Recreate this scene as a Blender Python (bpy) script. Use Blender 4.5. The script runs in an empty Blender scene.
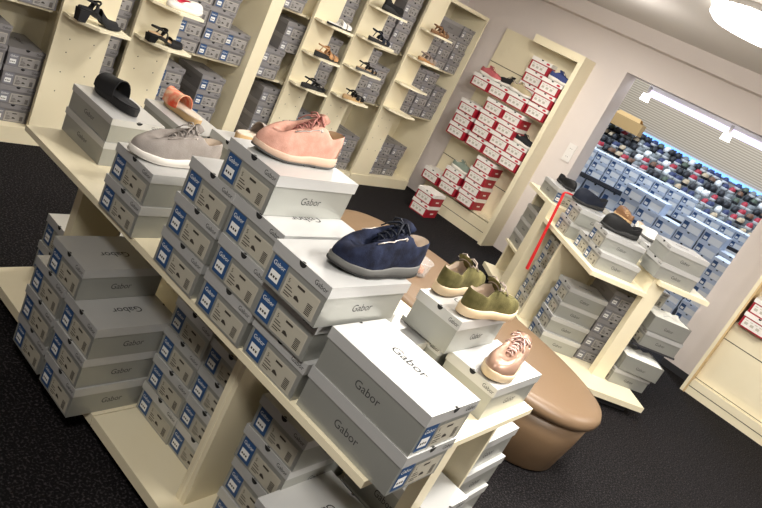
import bpy, math, random
from mathutils import Vector, Matrix
random.seed(7)
C = bpy.context.scene.collection
PI = math.pi

# ------------------------------------------------------------------ materials
def mat(name, col, rough=.5, metal=0, noise=None, bump=None, spec=.5, emit=None, estr=0, alpha=None):
    m = bpy.data.materials.new(name); m.use_nodes = True
    nt = m.node_tree; b = nt.nodes['Principled BSDF']
    b.inputs['Base Color'].default_value = (*col, 1)
    b.inputs['Roughness'].default_value = rough
    b.inputs['Metallic'].default_value = metal
    b.inputs['Specular IOR Level'].default_value = spec
    tc = nt.nodes.new('ShaderNodeTexCoord')
    if noise:
        sc, c2 = noise
        n = nt.nodes.new('ShaderNodeTexNoise'); n.inputs['Scale'].default_value = sc; n.inputs['Detail'].default_value = 4
        r = nt.nodes.new('ShaderNodeValToRGB')
        r.color_ramp.elements[0].position = .35 if name != 'dark carpet' else .50; r.color_ramp.elements[1].position = .68 if name != 'dark carpet' else .76
        r.color_ramp.elements[0].color = (*col, 1); r.color_ramp.elements[1].color = (*c2, 1)
        nt.links.new(tc.outputs['Object'], n.inputs['Vector']); nt.links.new(n.outputs['Fac'], r.inputs['Fac'])
        nt.links.new(r.outputs['Color'], b.inputs['Base Color'])
    if bump:
        sc, st = bump
        n2 = nt.nodes.new('ShaderNodeTexNoise'); n2.inputs['Scale'].default_value = sc
        bp = nt.nodes.new('ShaderNodeBump'); bp.inputs['Strength'].default_value = st; bp.inputs['Distance'].default_value = .002
        nt.links.new(tc.outputs['Object'], n2.inputs['Vector']); nt.links.new(n2.outputs['Fac'], bp.inputs['Height'])
        nt.links.new(bp.outputs['Normal'], b.inputs['Normal'])
    if emit:
        b.inputs['Emission Color'].default_value = (*emit, 1); b.inputs['Emission Strength'].default_value = estr
    if alpha is not None:
        b.inputs['Alpha'].default_value = alpha
    return m

M = {}
M['cream'] = mat('cream laminate', (.80, .725, .53), .42, noise=(3, (.77, .69, .49)))
M['cream_edge'] = mat('cream edge band', (.84, .77, .57), .4)
M['wood_edge'] = mat('tan wood edge', (.62, .44, .22), .5)
M['seam'] = mat('dark seam', (.05, .045, .03), .7)
M['wall'] = mat('painted wall', (.70, .635, .60), .8, bump=(60, .1))
M['ceil'] = mat('painted ceiling', (.74, .70, .67), .85)
M['white'] = mat('white paint', (.78, .75, .72), .6)
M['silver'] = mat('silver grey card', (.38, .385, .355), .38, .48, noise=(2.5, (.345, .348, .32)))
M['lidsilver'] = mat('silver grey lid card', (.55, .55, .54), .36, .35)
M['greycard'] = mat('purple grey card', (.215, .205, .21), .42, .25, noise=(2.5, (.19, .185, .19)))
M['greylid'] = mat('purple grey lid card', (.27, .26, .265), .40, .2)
M['greylab'] = mat('grey size label', (.30, .285, .275), .6)
M['ink'] = mat('dark print', (.05, .05, .05), .6)
M['hole'] = mat('thumb hole', (.012, .012, .012), .9)
M['blue'] = mat('blue sticker', (.022, .070, .185), .5)
M['greyst'] = mat('grey sticker', (.20, .20, .23), .5)
M['tagw'] = mat('white price tag', (.78, .78, .76), .5)
M['size'] = mat('beige size label', (.40, .375, .305), .6)
M['sizeline'] = mat('pale label border', (.46, .43, .36), .6)
M['bar'] = mat('barcode print', (.035, .028, .022), .7)
M['red'] = mat('red card', (.34, .006, .022), .5)
M['redlid'] = mat('white lid card', (.80, .77, .73), .5)
M['redlab'] = mat('white end label', (.76, .73, .69), .5)
M['redink'] = mat('red print', (.5, .02, .05), .5)
M['farbox'] = mat('pale card tinted by blue light', (.52, .58, .68), .5)  # grey-white card with the store's bluish light mixed into its colour
M['carpet'] = mat('dark carpet', (.0065, .0062, .0065), .95, noise=(110, (.062, .053, .057)), bump=(300, .8), spec=.1)
M['leather'] = mat('tan leather', (.20, .128, .072), .42, bump=(250, .12))
M['black'] = mat('black leather', (.006, .006, .0065), .6, bump=(200, .15), spec=.25)
M['blacksuede'] = mat('black suede', (.012, .012, .014), .9)
M['blacksole'] = mat('black rubber', (.015, .015, .015), .7)
M['navysuede'] = mat('navy suede', (.004, .0055, .015), .85, noise=(34, (.018, .025, .058)), bump=(300, .4), spec=.2)
M['navydark'] = mat('navy leather', (.006, .009, .019), .65, spec=.25)
M['pinksuede'] = mat('pink suede', (.52, .265, .20), .85, noise=(34, (.66, .37, .29)), bump=(300, .4), spec=.2)
M['pinklace'] = mat('dusty pink lace', (.42, .17, .14), .8)
M['greysuede'] = mat('light grey suede', (.30, .265, .24), .85, noise=(28, (.36, .325, .30)), bump=(300, .4), spec=.2)
M['olive'] = mat('olive suede', (.075, .066, .022), .85, noise=(26, (.15, .13, .05)), bump=(300, .5), spec=.2)
M['gold'] = mat('rose gold leather', (.38, .235, .17), .35, .3)
M['rosel'] = mat('rose satin lace', (.55, .36, .31), .5)
M['solewhite'] = mat('white rubber', (.78, .74, .68), .6)
M['solecream'] = mat('cream rubber', (.62, .48, .31), .6)
M['solepink'] = mat('blush rubber', (.54, .38, .28), .6)
M['solegrey'] = mat('grey rubber', (.10, .098, .092), .7)
M['lining'] = mat('pale lining', (.62, .52, .42), .85)
M['insole'] = mat('tan insole', (.45, .30, .17), .7)
M['brown'] = mat('brown leather', (.20, .10, .045), .5)
M['tan'] = mat('tan leather strap', (.42, .22, .09), .5)
M['cork'] = mat('cork wedge', (.50, .33, .16), .8)
M['metal'] = mat('zip metal', (.36, .32, .29), .4, .8)
M['coral'] = mat('coral patterned satin', (.80, .085, .03), .5, noise=(34, (.9, .62, .40)))
M['taupe'] = mat('taupe leather', (.30, .24, .20), .6)
M['sage'] = mat('sage knit', (.22, .27, .22), .85)
M['rose'] = mat('rose knit', (.5, .12, .13), .85)
M['bluek'] = mat('blue knit', (.04, .06, .2), .85)
M['beigek'] = mat('beige knit', (.42, .35, .22), .85)
M['whitel'] = mat('white leather', (.75, .73, .70), .5)
M['redplastic'] = mat('red plastic', (.62, .015, .02), .35)
M['led'] = mat('lavender led', (.9, .88, 1), .5, emit=(.74, .64, 1), estr=1.0)
M['ledblue'] = mat('blue led', (.3, .5, 1), .5, emit=(.10, .28, 1), estr=1.6)
M['lampglow'] = mat('lamp diffuser', (1, 1, 1), .5, emit=(1, .95, .88), estr=13)
M['spotglow'] = mat('spot diffuser', (1, 1, 1), .5, emit=(1, .96, .9), estr=6)
M['steel'] = mat('brushed steel', (.45, .43, .42), .4, .8)
M['dark'] = mat('dark shelf', (.03, .03, .035), .5)
M['cardb'] = mat('brown cardboard', (.50, .31, .12), .8)
M['tissue'] = mat('white tissue', (.80, .80, .75), .8, bump=(30, .6))
M['clear'] = mat('clear plastic', (.9, .9, .9), .08, alpha=.22)
M['sock'] = mat('pinkish nylon', (.60, .30, .20), .8)
M['greyblue'] = mat('grey blue panel', (.33, .37, .45), .7)
m = mat('slatted panel', (.45, .38, .28), .7); M['slat'] = m
nt = m.node_tree; w = nt.nodes.new('ShaderNodeTexWave'); w.bands_direction = 'Z'; w.inputs['Scale'].default_value = 8
r = nt.nodes.new('ShaderNodeValToRGB'); r.color_ramp.elements[0].color = (.30, .235, .155, 1); r.color_ramp.elements[1].color = (.56, .45, .32, 1)
tc = nt.nodes.new('ShaderNodeTexCoord'); nt.links.new(tc.outputs['Object'], w.inputs['Vector'])
nt.links.new(w.outputs['Fac'], r.inputs['Fac']); nt.links.new(r.outputs['Color'], nt.nodes['Principled BSDF'].inputs['Base Color'])
for nm, c in dict(f_black=(.012, .012, .015), f_navy=(.02, .03, .09), f_red=(.32, .015, .03), f_white=(.7, .7, .68), f_beige=(.42, .32, .2), f_grey=(.16, .17, .17), f_green=(.06, .08, .05), f_brown=(.13, .06, .03)).items():
    M[nm] = mat(nm[2:] + ' shoe leather', c, .6)

# ------------------------------------------------------------------ mesh builder
class MB:
    def __init__(s): s.v = []; s.f = []; s.m = []
    def add(s, vs, fs, mi=0):
        o = len(s.v); s.v += [tuple(p) for p in vs]
        for f in fs: s.f.append(tuple(i + o for i in f)); s.m.append(mi)
        return s
    def box(s, x0, x1, y0, y1, z0, z1, mi=0, T=None):
        vs = [Vector((x, y, z)) for z in (z0, z1) for y in (y0, y1) for x in (x0, x1)]
        if T is not None: vs = [T @ p for p in vs]
        return s.add(vs, [(0, 2, 3, 1), (4, 5, 7, 6), (0, 1, 5, 4), (2, 6, 7, 3), (0, 4, 6, 2), (1, 3, 7, 5)], mi)
    def quad(s, o, a, b, mi=0):
        o, a, b = Vector(o), Vector(a), Vector(b)
        return s.add([o, o + a, o + a + b, o + b], [(0, 1, 2, 3)], mi)
    def prism(s, pts, z0, z1, mi=0):
        n = len(pts)
        vs = [(x, y, z0) for x, y in pts] + [(x, y, z1) for x, y in pts]
        return s.add(vs, [tuple(range(n))[::-1], tuple(range(n, 2 * n))] + [(i, (i + 1) % n, n + (i + 1) % n, n + i) for i in range(n)], mi)
    def loft(s, rings, mi=0, closed=True, cap0=False, cap1=False):
        n = len(rings[0]); vs = [p for r_ in rings for p in r_]; fs = []
        for k in range(len(rings) - 1):
            for i in range(n if closed else n - 1):
                j = (i + 1) % n
                fs.append((k * n + i, k * n + j, (k + 1) * n + j, (k + 1) * n + i))
        if cap0: fs.append(tuple(range(n))[::-1])
        if cap1: fs.append(tuple(range((len(rings) - 1) * n, len(rings) * n)))
        return s.add(vs, fs, mi)
    def tube(s, pts, rad, n=8, mi=0, flat=1.0):
        pts = [Vector(p) for p in pts]; rings = []
        for i, p in enumerate(pts):
            d = (pts[min(i + 1, len(pts) - 1)] - pts[max(i - 1, 0)]).normalized()
            u = d.cross(Vector((0, 0, 1)))
            if u.length < 1e-3: u = Vector((1, 0, 0))
            u.normalize(); w_ = d.cross(u)
            rings.append([p + u * rad * math.cos(2 * PI * k / n) + w_ * rad * flat * math.sin(2 * PI * k / n) for k in range(n)])
        return s.loft(rings, mi, True, True, True)
    def cyl(s, c, rad, z0, z1, n=24, mi=0, r2=None):
        r2 = rad if r2 is None else r2
        a = [Vector((c[0] + rad * math.cos(2 * PI * k / n), c[1] + rad * math.sin(2 * PI * k / n), z0)) for k in range(n)]
        b = [Vector((c[0] + r2 * math.cos(2 * PI * k / n), c[1] + r2 * math.sin(2 * PI * k / n), z1)) for k in range(n)]
        return s.loft([a, b], mi, True, True, True)
    def text(s, t, o, right, up, size, mi=0):
        vs, fs, w_ = glyphs(t); o, right, up = Vector(o), Vector(right).normalized(), Vector(up).normalized()
        return s.add([o + right * (x - w_ / 2) * size + up * y * size for x, y in vs], fs, mi)
    def mesh(s, name, mats, smooth=False):
        me = bpy.data.meshes.new(name); me.from_pydata(s.v, [], s.f)
        for k in mats: me.materials.append(M[k])
        for p, mi in zip(me.polygons, s.m): p.material_index = mi; p.use_smooth = smooth
        me.update(); return me

_g = {}
def glyphs(t):
    if t not in _g:
        cu = bpy.data.curves.new('lettering', 'FONT'); cu.body = t; cu.size = 1; cu.resolution_u = 3
        o = bpy.data.objects.new('lettering', cu)
        me = o.to_mesh(); vs = [(v.co.x, v.co.y) for v in me.vertices]; fs = [tuple(p.vertices) for p in me.polygons]
        o.to_mesh_clear(); bpy.data.objects.remove(o); bpy.data.curves.remove(cu)
        _g[t] = (vs, fs, max(v[0] for v in vs) + min(v[0] for v in vs))
    return _g[t]

def obj(name, me, parent=None, label=None):
    o = bpy.data.objects.new(name, me); C.objects.link(o)
    if parent is not None: o.parent = parent
    if label: o['label'] = label
    return o
def tag(o, label, cat, group=None, kind=None):
    o['label'] = label; o['category'] = cat
    if group: o['group'] = group
    if kind: o['kind'] = kind
    return o
def thing(name, label, cat, loc=(0, 0, 0), rz=0, group=None):
    o = bpy.data.objects.new(name, None); C.objects.link(o); o.location = loc; o.rotation_euler = (0, 0, rz); o.empty_display_size = .05
    return tag(o, label, cat, group)
def struct(name, mb, mats):
    o = obj(name, mb.mesh(name, mats)); o['kind'] = 'structure'; return o
used = set()
def place(proto, loc, rz, label, group=None, sc=(1, 1, 1), rx=0, ry=0):
    if proto.name in used:
        r_ = proto.copy(); C.objects.link(r_)
        for ch in list(proto.children):
            c_ = ch.copy(); C.objects.link(c_); c_.parent = r_
            for g in list(ch.children):
                d_ = g.copy(); C.objects.link(d_); d_.parent = c_
    else:
        used.add(proto.name); r_ = proto
    r_.location = loc; r_.rotation_euler = (rx, ry, rz); r_.scale = sc; r_['label'] = label
    if group: r_['group'] = group
    elif 'group' in r_: del r_['group']
    return r_

# ------------------------------------------------------------------ shoe boxes (front end at local y = 0, resting on z = 0)
BW, BL, BH = .206, .302, .112
def half_disc(mb, c, right, down, r_, mi, n=10):
    c, right, down = Vector(c), Vector(right), Vector(down)
    vs = [c] + [c + right * r_ * math.cos(PI * k / n) + down * r_ * math.sin(PI * k / n) for k in range(n + 1)]
    mb.add(vs, [(0, k + 1, k + 2) for k in range(n)], mi)

def make_box(kind):
    w2, e = BW / 2, .0035; lidz = BH - .030
    b = MB()
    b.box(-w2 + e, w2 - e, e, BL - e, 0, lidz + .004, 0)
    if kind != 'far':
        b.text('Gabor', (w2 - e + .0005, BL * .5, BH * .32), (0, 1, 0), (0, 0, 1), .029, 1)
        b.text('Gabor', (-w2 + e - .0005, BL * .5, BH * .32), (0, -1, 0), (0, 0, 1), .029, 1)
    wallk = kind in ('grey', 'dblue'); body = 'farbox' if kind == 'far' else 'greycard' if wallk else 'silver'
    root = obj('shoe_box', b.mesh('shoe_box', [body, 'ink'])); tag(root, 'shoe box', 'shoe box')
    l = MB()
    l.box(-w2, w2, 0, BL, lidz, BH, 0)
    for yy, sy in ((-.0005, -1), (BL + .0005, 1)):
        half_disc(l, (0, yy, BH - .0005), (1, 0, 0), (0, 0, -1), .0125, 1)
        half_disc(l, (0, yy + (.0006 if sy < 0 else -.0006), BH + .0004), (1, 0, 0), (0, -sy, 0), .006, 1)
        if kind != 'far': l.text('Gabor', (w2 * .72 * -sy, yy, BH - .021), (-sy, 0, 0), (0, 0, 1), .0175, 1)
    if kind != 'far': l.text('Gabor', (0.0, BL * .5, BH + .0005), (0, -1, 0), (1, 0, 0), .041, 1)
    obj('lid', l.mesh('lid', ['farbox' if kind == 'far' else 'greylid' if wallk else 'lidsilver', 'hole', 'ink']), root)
    st = MB(); y = e - .0006
    x0, x1, z0, z1 = -w2 + .014, -w2 + .066, .008, .078
    st.quad((x0, y, z0), (x1 - x0, 0, 0), (0, 0, z1 - z0), 0)
    st.quad((x0 + .007, y - .0004, z0 + .010), (.034, 0, 0), (0, 0, .026), 1)
    if kind != 'far':
        st.text('Gabor', ((x0 + x1) / 2, y - .0004, z1 - .021), (1, 0, 0), (0, 0, 1), .0165, 1)
        for q in range(3): st.quad((x0 + .011 + q * .009, y - .0007, z0 + .018), (.006, 0, 0), (0, 0, .006), 2)
    obj('brand_sticker', st.mesh('brand_sticker', ['greyst' if kind == 'grey' else 'blue', 'tagw', 'bar']), root, 'coloured end sticker with a white price tag')
    sl = MB()
    a0, a1, c0, c1 = -w2 + .074, w2 - .016, .006, .066
    sl.quad((a0, y, c0), (a1 - a0, 0, 0), (0, 0, c1 - c0), 0)
    sl.quad((a0 + .003, y - .0003, c0 + .003), (a1 - a0 - .006, 0, 0), (0, 0, c1 - c0 - .006), 1)
    if kind != 'far':
        yy = y - .0006
        sl.text('5', (a0 + .011, yy, c1 - .020), (1, 0, 0), (0, 0, 1), .016, 2)
        for k, (zz, ln) in enumerate(((.034, .020), (.027, .026), (.018, .030), (.012, .022))):
            sl.quad((a0 + .007, yy, c0 + zz - .003), (ln, 0, 0), (0, 0, .0026), 2)
        for k in range(7): sl.quad((a1 - .030, yy, c0 + .006 + k * .0042), (.018, 0, 0), (0, 0, .0026), 2)
        sl.add([(a0 + .042, yy, c0 + .016), (a0 + .062, yy, c0 + .016), (a0 + .060, yy, c0 + .021), (a0 + .050, yy, c0 + .027), (a0 + .043, yy, c0 + .024)], [(0, 1, 2, 3, 4)], 2)
        sl.quad((a0 + .040, yy, c1 - .014), (.026, 0, 0), (0, 0, .006), 2)
    obj('size_label', sl.mesh('size_label', ['sizeline' if kind != 'far' else 'tagw', 'tagw' if kind == 'far' else 'greylab' if wallk else 'size', 'bar']), root)
    return root
BOX = make_box('blue'); GBOX = make_box('grey'); DBOX = make_box('dblue'); FBOX = make_box('far')

def make_red():
    W_, L_, H_ = .222, .33, .122; w2 = W_ / 2
    b = MB(); b.box(-w2 + .004, w2 - .004, .004, L_ - .004, 0, H_ - .03, 0)
    b.quad((w2 - .0036, .13, .035), (0, .09, 0), (0, 0, .014), 1)
    root = obj('shoe_box', b.mesh('red_shoe_box', ['red', 'redlid'])); tag(root, 'red box', 'shoe box')
    l = MB(); l.box(-w2, w2, 0, L_, H_ - .035, H_, 0)
    half_disc(l, (0, -.0006, H_ - .001), (1, 0, 0), (0, 0, -1), .012, 1)
    n = 14; c = Vector((w2 - .042, -.0008, H_ - .018))
    l.add([c + Vector((.020 * math.cos(2 * PI * k / n), 0, .009 * math.sin(2 * PI * k / n))) for k in range(n)], [tuple(range(n))], 2)
    obj('lid', l.mesh('red_lid', ['redlid', 'hole', 'redink']), root, 'white lid with a small red oval mark')
    s = MB(); s.quad((-w2 + .02, .0033, .010), (W_ - .05, 0, 0), (0, 0, .068), 0)
    for q in range(3): s.quad((-w2 + .034 + q * .045, .0029, .030), (.026, 0, 0), (0, 0, .02), 1)
    for q in range(4): s.quad((-w2 + .032 + q * .036, .0029, .060), (.02, 0, 0), (0, 0, .005), 1)
    obj('size_label', s.mesh('red_size_label', ['redlab', 'sizeline']), root)
    return root
RBOX = make_red()

ORD = {1: [''], 2: ['lower', 'upper'], 3: ['bottom', 'middle', 'top'], 4: ['bottom', 'second up', 'third up', 'top'],
       5: ['bottom', 'second up', 'third up', 'fourth up', 'top'], 6: ['bottom', 'second up', 'third up', 'fourth up', 'fifth up', 'top'],
       7: ['bottom', 'second up', 'third up', 'fourth up', 'fifth up', 'sixth up', 'top'],
       8: ['bottom', 'second up', 'third up', 'fourth up', 'fifth up', 'sixth up', 'seventh up', 'top']}
def stack(proto, n, x, y, z, rz, where, group, pitch=.1135, kind='grey shoe box', sc=1.0, jit=.004, shifts=None):
    """n boxes on top of each other, front end centred on (x, y)"""
    out = []
    for k in range(n):
        lab = f"{kind}{', ' + ORD[n][k] + ' of the stack' if n > 1 else ''} {where}"
        dx, dy = (shifts[k] if shifts else (random.uniform(-jit, jit), random.uniform(-jit, jit)))
        ca, sa = math.cos(rz), math.sin(rz)
        out.append(place(proto, (x + dx * ca - dy * sa, y + dx * sa + dy * ca, z + k * pitch + .001 * (k > 0)), rz + random.uniform(-1, 1) * jit * 3, lab, group, (sc, sc if sc != 1 else 1, pitch / BH if proto is not RBOX else 1)))
    return out

# ------------------------------------------------------------------ room
FW = 6.18      # back wall
r_ = MB(); r_.box(-9, 4, -3, 14, -.05, 0); struct('floor', r_, ['carpet'])
CE = 2.365
r_ = MB(); r_.box(-4.4, 3.2, -3.1, FW, CE, 2.46); struct('ceiling', r_, ['ceil'])
r_ = MB(); r_.box(-4.4, -4.30, -3.1, FW + .26, 0, 2.46); struct('wall_left', r_, ['wall'])
r_ = MB(); r_.box(-4.30, -2.455, FW, FW + .26, 0, 2.46); r_.box(-2.455, -.87, FW, FW + .26, 1.985, 2.46); r_.box(-.87, 3.2, FW, FW + .26, 0, 2.46)
struct('wall_back', r_, ['wall'])
r_ = MB(); r_.box(3.1, 3.2, -3.1, FW, 0, 2.46); struct('wall_right', r_, ['wall'])
r_ = MB(); r_.box(-4.3, 3.1, -3.1, -3.0, 0, 2.46); struct('wall_front', r_, ['wall'])
r_ = MB(); r_.box(-4.30, 3.1, FW - .20, FW - .001, 2.235, CE); struct('trim_1', r_, ['wall'])
r_ = MB(); r_.box(-.87, -.60, FW - .006, FW, 0, .06); struct('shadow_gap_back', r_, ['dark'])  # dark strip standing in for the shadow gap at the pillar foot
# store beyond the opening
r_ = MB(); r_.box(-9, 4, 12.9, 13, 0, 4.2); struct('wall_far', r_, ['slat'])
r_ = MB(); r_.box(-9, 4, FW + .26, 13, 4.2, 4.3); struct('ceiling_far', r_, ['ceil'])
r_ = MB(); r_.box(-9.1, -9, FW, 13, 0, 4.2); struct('wall_far_left', r_, ['white'])
r_ = MB(); r_.box(4, 4.1, FW, 13, 0, 4.2); struct('wall_far_right', r_, ['white'])
r_ = MB(); r_.box(-9, -4.4, FW, FW + .26, 0, 4.2); r_.box(-4.4, 3.2, FW + .06, FW + .26, 2.46, 4.2); r_.box(3.2, 4, FW, FW + .26, 0, 4.2); struct('wall_near_store', r_, ['white'])

# ceiling lamp in the picture's corner
t = thing('ceiling_light', 'round glowing ceiling light near the doorway to the next room', 'ceiling light', (-1.02, 3.86, CE))
b = MB(); b.cyl((0, 0), .30, -.025, 0, 48); obj('housing', b.mesh('housing', ['white']), t)
b = MB(); b.loft([[Vector((r0 * math.cos(2 * PI * k / 48), r0 * math.sin(2 * PI * k / 48), z)) for k in range(48)] for r0, z in ((.285, -.0255), (.285, -.06), (.25, -.085), (.15, -.10), (.03, -.105))], 0, True, True, True); obj('diffuser', b.mesh('diffuser', ['lampglow'], True), t)

# led tube and spots in the doorway
t = thing('led_tube', 'long lavender white light tube under the doorway lintel', 'light', (-2.36, 6.62, 1.955))
b = MB(); b.box(0, 2.2, -.03, .03, .0, .05); obj('rail', b.mesh('rail', ['white']), t)
b = MB(); b.box(.02, 2.2, -.04, .04, -.055, -.001); obj('tube', b.mesh('tube', ['led']), t)
for xx, nm in ((-2.33, 'near the doorway jamb'), (-1.53, 'further along the light tube')):
    t = thing('spot_lamp', f'small glowing spot lamp hanging {nm}', 'spot lamp', (xx, 6.56, 1.905), group='spot lamps in the doorway')
    b = MB(); b.box(-.012, .012, -.012, .012, .0, .075); obj('bracket', b.mesh('bracket', ['steel']), t)
    b = MB(); b.cyl((0, 0), .042, -.065, 0, 20, 0, .036); obj('shade', b.mesh('spot_shade', ['spotglow']), t)

# wall socket
t = thing('wall_socket', 'white double wall socket between the red box shelves and doorway', 'socket', (-2.545, FW, 1.145))
b = MB(); b.box(-.04, .04, -.012, -.0005, -.085, .085); obj('plate', b.mesh('plate', ['white']), t)
for zz in (-.04, .04):
    b = MB(); rr = [Vector((.026 * math.cos(2 * PI * k / 18), -.0125, zz + .026 * math.sin(2 * PI * k / 18))) for k in range(18)]
    rr2 = [p + Vector((0, -.004, 0)) for p in rr]; b.loft([rr, rr2], 0, True, True, True)
    for q in (-.009, .009): b.box(q - .003, q + .003, -.0172, -.0166, zz - .003, zz + .003, 1)
    obj('outlet', b.mesh('outlet', ['white', 'dark']), t)

# ------------------------------------------------------------------ front display table (double sided gondola)
ZS = .765
G1 = thing('display_table', 'cream double-sided shop display table stacked with shoe boxes', 'display table', (-1.41, 1.64, 0))
def gpart(name, mb, mats, parent, org): 
    for i, p in enumerate(mb.v): mb.v[i] = (p[0] - org[0], p[1] - org[1], p[2])
    return obj(name, mb.mesh(name, mats), parent)
O1 = (-1.41, 1.64)
b = MB(); b.box(-2.294, -.523, 1.199, 2.073, ZS - .021, ZS); gpart('tabletop', b, ['cream'], G1, O1)
b = MB(); b.box(-2.40, -1.508, 1.262, 2.02, .062, .10); gpart('deck', b, ['cream'], G1, O1)
b = MB(); b.box(-1.504, -.43, 1.262, 2.02, .062, .10); gpart('deck', b, ['cream'], G1, O1)
b = MB(); b.box(-2.34, -.49, 1.33, 1.95, 0, .062); gpart('plinth', b, ['dark'], G1, O1)
b = MB(); b.box(-2.185, -2.145, 1.393, 1.60, .1, ZS - .021); gpart('divider', b, ['cream'], G1, O1)
b = MB(); b.box(-1.108, -1.066, 1.335, 1.858, .1, ZS - .021); b.box(-1.091, -1.083, 1.3335, 1.335, .1, ZS - .021, 1); gpart('divider', b, ['cream', 'cream_edge'], G1, O1)
b = MB(); b.box(-.565, -.525, 1.56, 1.623, .1, ZS - .021); gpart('end_post', b, ['cream'], G1, O1)

b = MB(); b.box(-2.145, -.53, 1.86, 1.875, .1, ZS - .021); gpart('back_panel', b, ['cream'], G1, O1)  # unseen panel, added to stop light leaking through under the tabletop
gt = 'grey boxes on the front display table'
T = ZS + .0005
# sandal boxes lying along the table at the far end
for k in range(2):
    place(BOX, (-2.306, 1.43, T + k * .0885), -PI / 2, f"flat grey shoe box lying lengthwise, {'lower' if k == 0 else 'directly'} under the black slide", gt, (1, .95, .088 / BH))
for k in range(2):
    place(BOX, (-2.30, 1.72, T + k * .0885), -PI / 2, f"flat grey shoe box lying lengthwise, {'lower' if k == 0 else 'directly'} under the coral slide", gt, (1, 1.0, .088 / BH))
stack(BOX, 2, -1.642, 1.188, T, 0, 'under the light grey sneaker', gt, pitch=.1045)
stack(BOX, 3, -1.322, 1.188, T, 0, 'beside the light grey sneaker stack', gt, pitch=.1115, shifts=[(-.006, .004), (0, 0), (.006, 0)])
stack(BOX, 3, -1.107, 1.188, T, 0, 'between the navy and pink sneaker stacks', gt, pitch=.1115, shifts=[(0, .004), (.003, -.002), (-.004, 0)])
place(BOX, (-1.203, 1.188, T + .3365), 0, 'grey shoe box directly under the pink sneaker', gt)
stack(BOX, 3, -.897, 1.165, T, 0, 'under the navy sneaker', gt, pitch=.1105, shifts=[(0, .035), (-.012, .02), (0, -.012)])
place(BOX, (-.468, 1.312, T), PI / 2, 'lower long-lying grey shoe box at the table corner', gt, (1, 1.06, 1.02))
place(BOX, (-.468, 1.312, T + .115), PI / 2, 'upper long-lying grey shoe box with glaring lid at the table corner', gt, (1, 1.06, 1.02))
# back row (plain ends towards the room)
place(BOX, (-.84, 2.045, T), PI, 'grey shoe box under the box with olive sneakers', gt, (.82, 1, 1.02))
place(BOX, (-.812, 2.012, T + .1155), PI, 'grey shoe box carrying the pair of olive sneakers', gt, (.82, 1, 1.02))
place(BOX, (-.648, 2.065, T), PI, 'grey shoe box carrying the rose gold sneaker', gt, (.90, 1, 1.02))
place(BOX, (-.90, 1.738, T), PI, 'low grey shoe box tucked behind the navy sneaker stack', gt, (.95, .755, .9))
stack(BOX, 2, -1.86, 1.985, T, PI, 'in back row behind the grey sneaker', gt, pitch=.112)

gl = 'grey boxes on the lower deck of the front table'
D = .1005
stack(BOX, 3, -1.84, 1.172, D, 0, 'overhanging the deck, farther column', gl, pitch=.1165, jit=.003)
stack(BOX, 3, -1.622, 1.172, D, 0, 'overhanging the deck, nearer column', gl, pitch=.1165, jit=.003)
place(BOX, (-1.773, 1.17, D + .352), .01, 'grey shoe box straddling the two overhanging columns below the tabletop', gl, (1, 1, 1.03))
stack(BOX, 2, -2.307, 1.442, D, 0, "on the deck's far end behind the end panel", gl, pitch=.125)
stack(BOX, 4, -1.41, 1.42, D, 0, 'in the left bay beside the empty deck', gl, pitch=.1155)
stack(BOX, 4, -1.215, 1.425, D, 0, 'in the left bay against the divider', gl, pitch=.1115)
stack(BOX, 3, -.918, 1.385, D, 0, 'in the right bay beside the divider', gl, pitch=.119, shifts=[(.016, 0), (.012, .002), (.004, .0)])
place(BOX, (-.908, 1.385, D + .3585), 0, 'grey shoe box topmost under the tabletop in the right bay', gl, (1, 1, 1.02))
stack(BOX, 3, -.712, 1.305, D, 0, 'at the near end of the right bay', gl, pitch=.0945)
stack(BOX, 3, -.487, 1.737, D, PI / 2, 'lying across the near end behind the post', gl, pitch=.134)
stack(BOX, 4, -.672, 2.24, D, PI, 'beneath the rear tabletop edge beside the bench', gl, pitch=.1245, shifts=[(-.04, .0), (-.02, .012), (-.012, -.006), (0, 0)])

# ------------------------------------------------------------------ shoes
def lerp_tab(t, tab):
    for (a, va), (b_, vb) in zip(tab, tab[1:]):
        if t <= b_:
            k = (t - a) / (b_ - a); k = k * k * (3 - 2 * k); return va + (vb - va) * k
    return tab[-1][1]
def outline(L, Wd, n, grow=0, pointed=0):
    pts = []
    for i in range(n):
        ph = 2 * PI * i / n; t = .5 - .5 * math.cos(ph)
        e = max(0, 1 - abs(2 * t - 1) ** (3.0 - pointed)) ** (1 / (2.1 - .2 * pointed))
        w = lerp_tab(t, [(0, .74), (.2, .74), (.42, .70), (.6, .88), (.72, 1), (.86, .95 - .12 * pointed), (1, .85 - .25 * pointed)]) * e * Wd / 2
        side = math.sin(ph); s = 1 if side >= 0 else -1
        y = s * w * (1.0 if s > 0 else .94) + .004 * math.sin(PI * t) ** 2
        nx = -math.cos(ph)
        pts.append(Vector((t * L + nx * grow, y + s * abs(math.sin(ph)) * grow, 0)))
    return pts
def solez(t, heel, fore): return lerp_tab(t, [(0, heel), (.3, heel * .96), (.68, fore), (.9, fore + .003), (1, fore + .008)])
def botz(t, spring): return spring * (max(0, t - .72) / .28) ** 2 + .3 * spring * (max(0, .1 - t) / .1) ** 2

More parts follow.
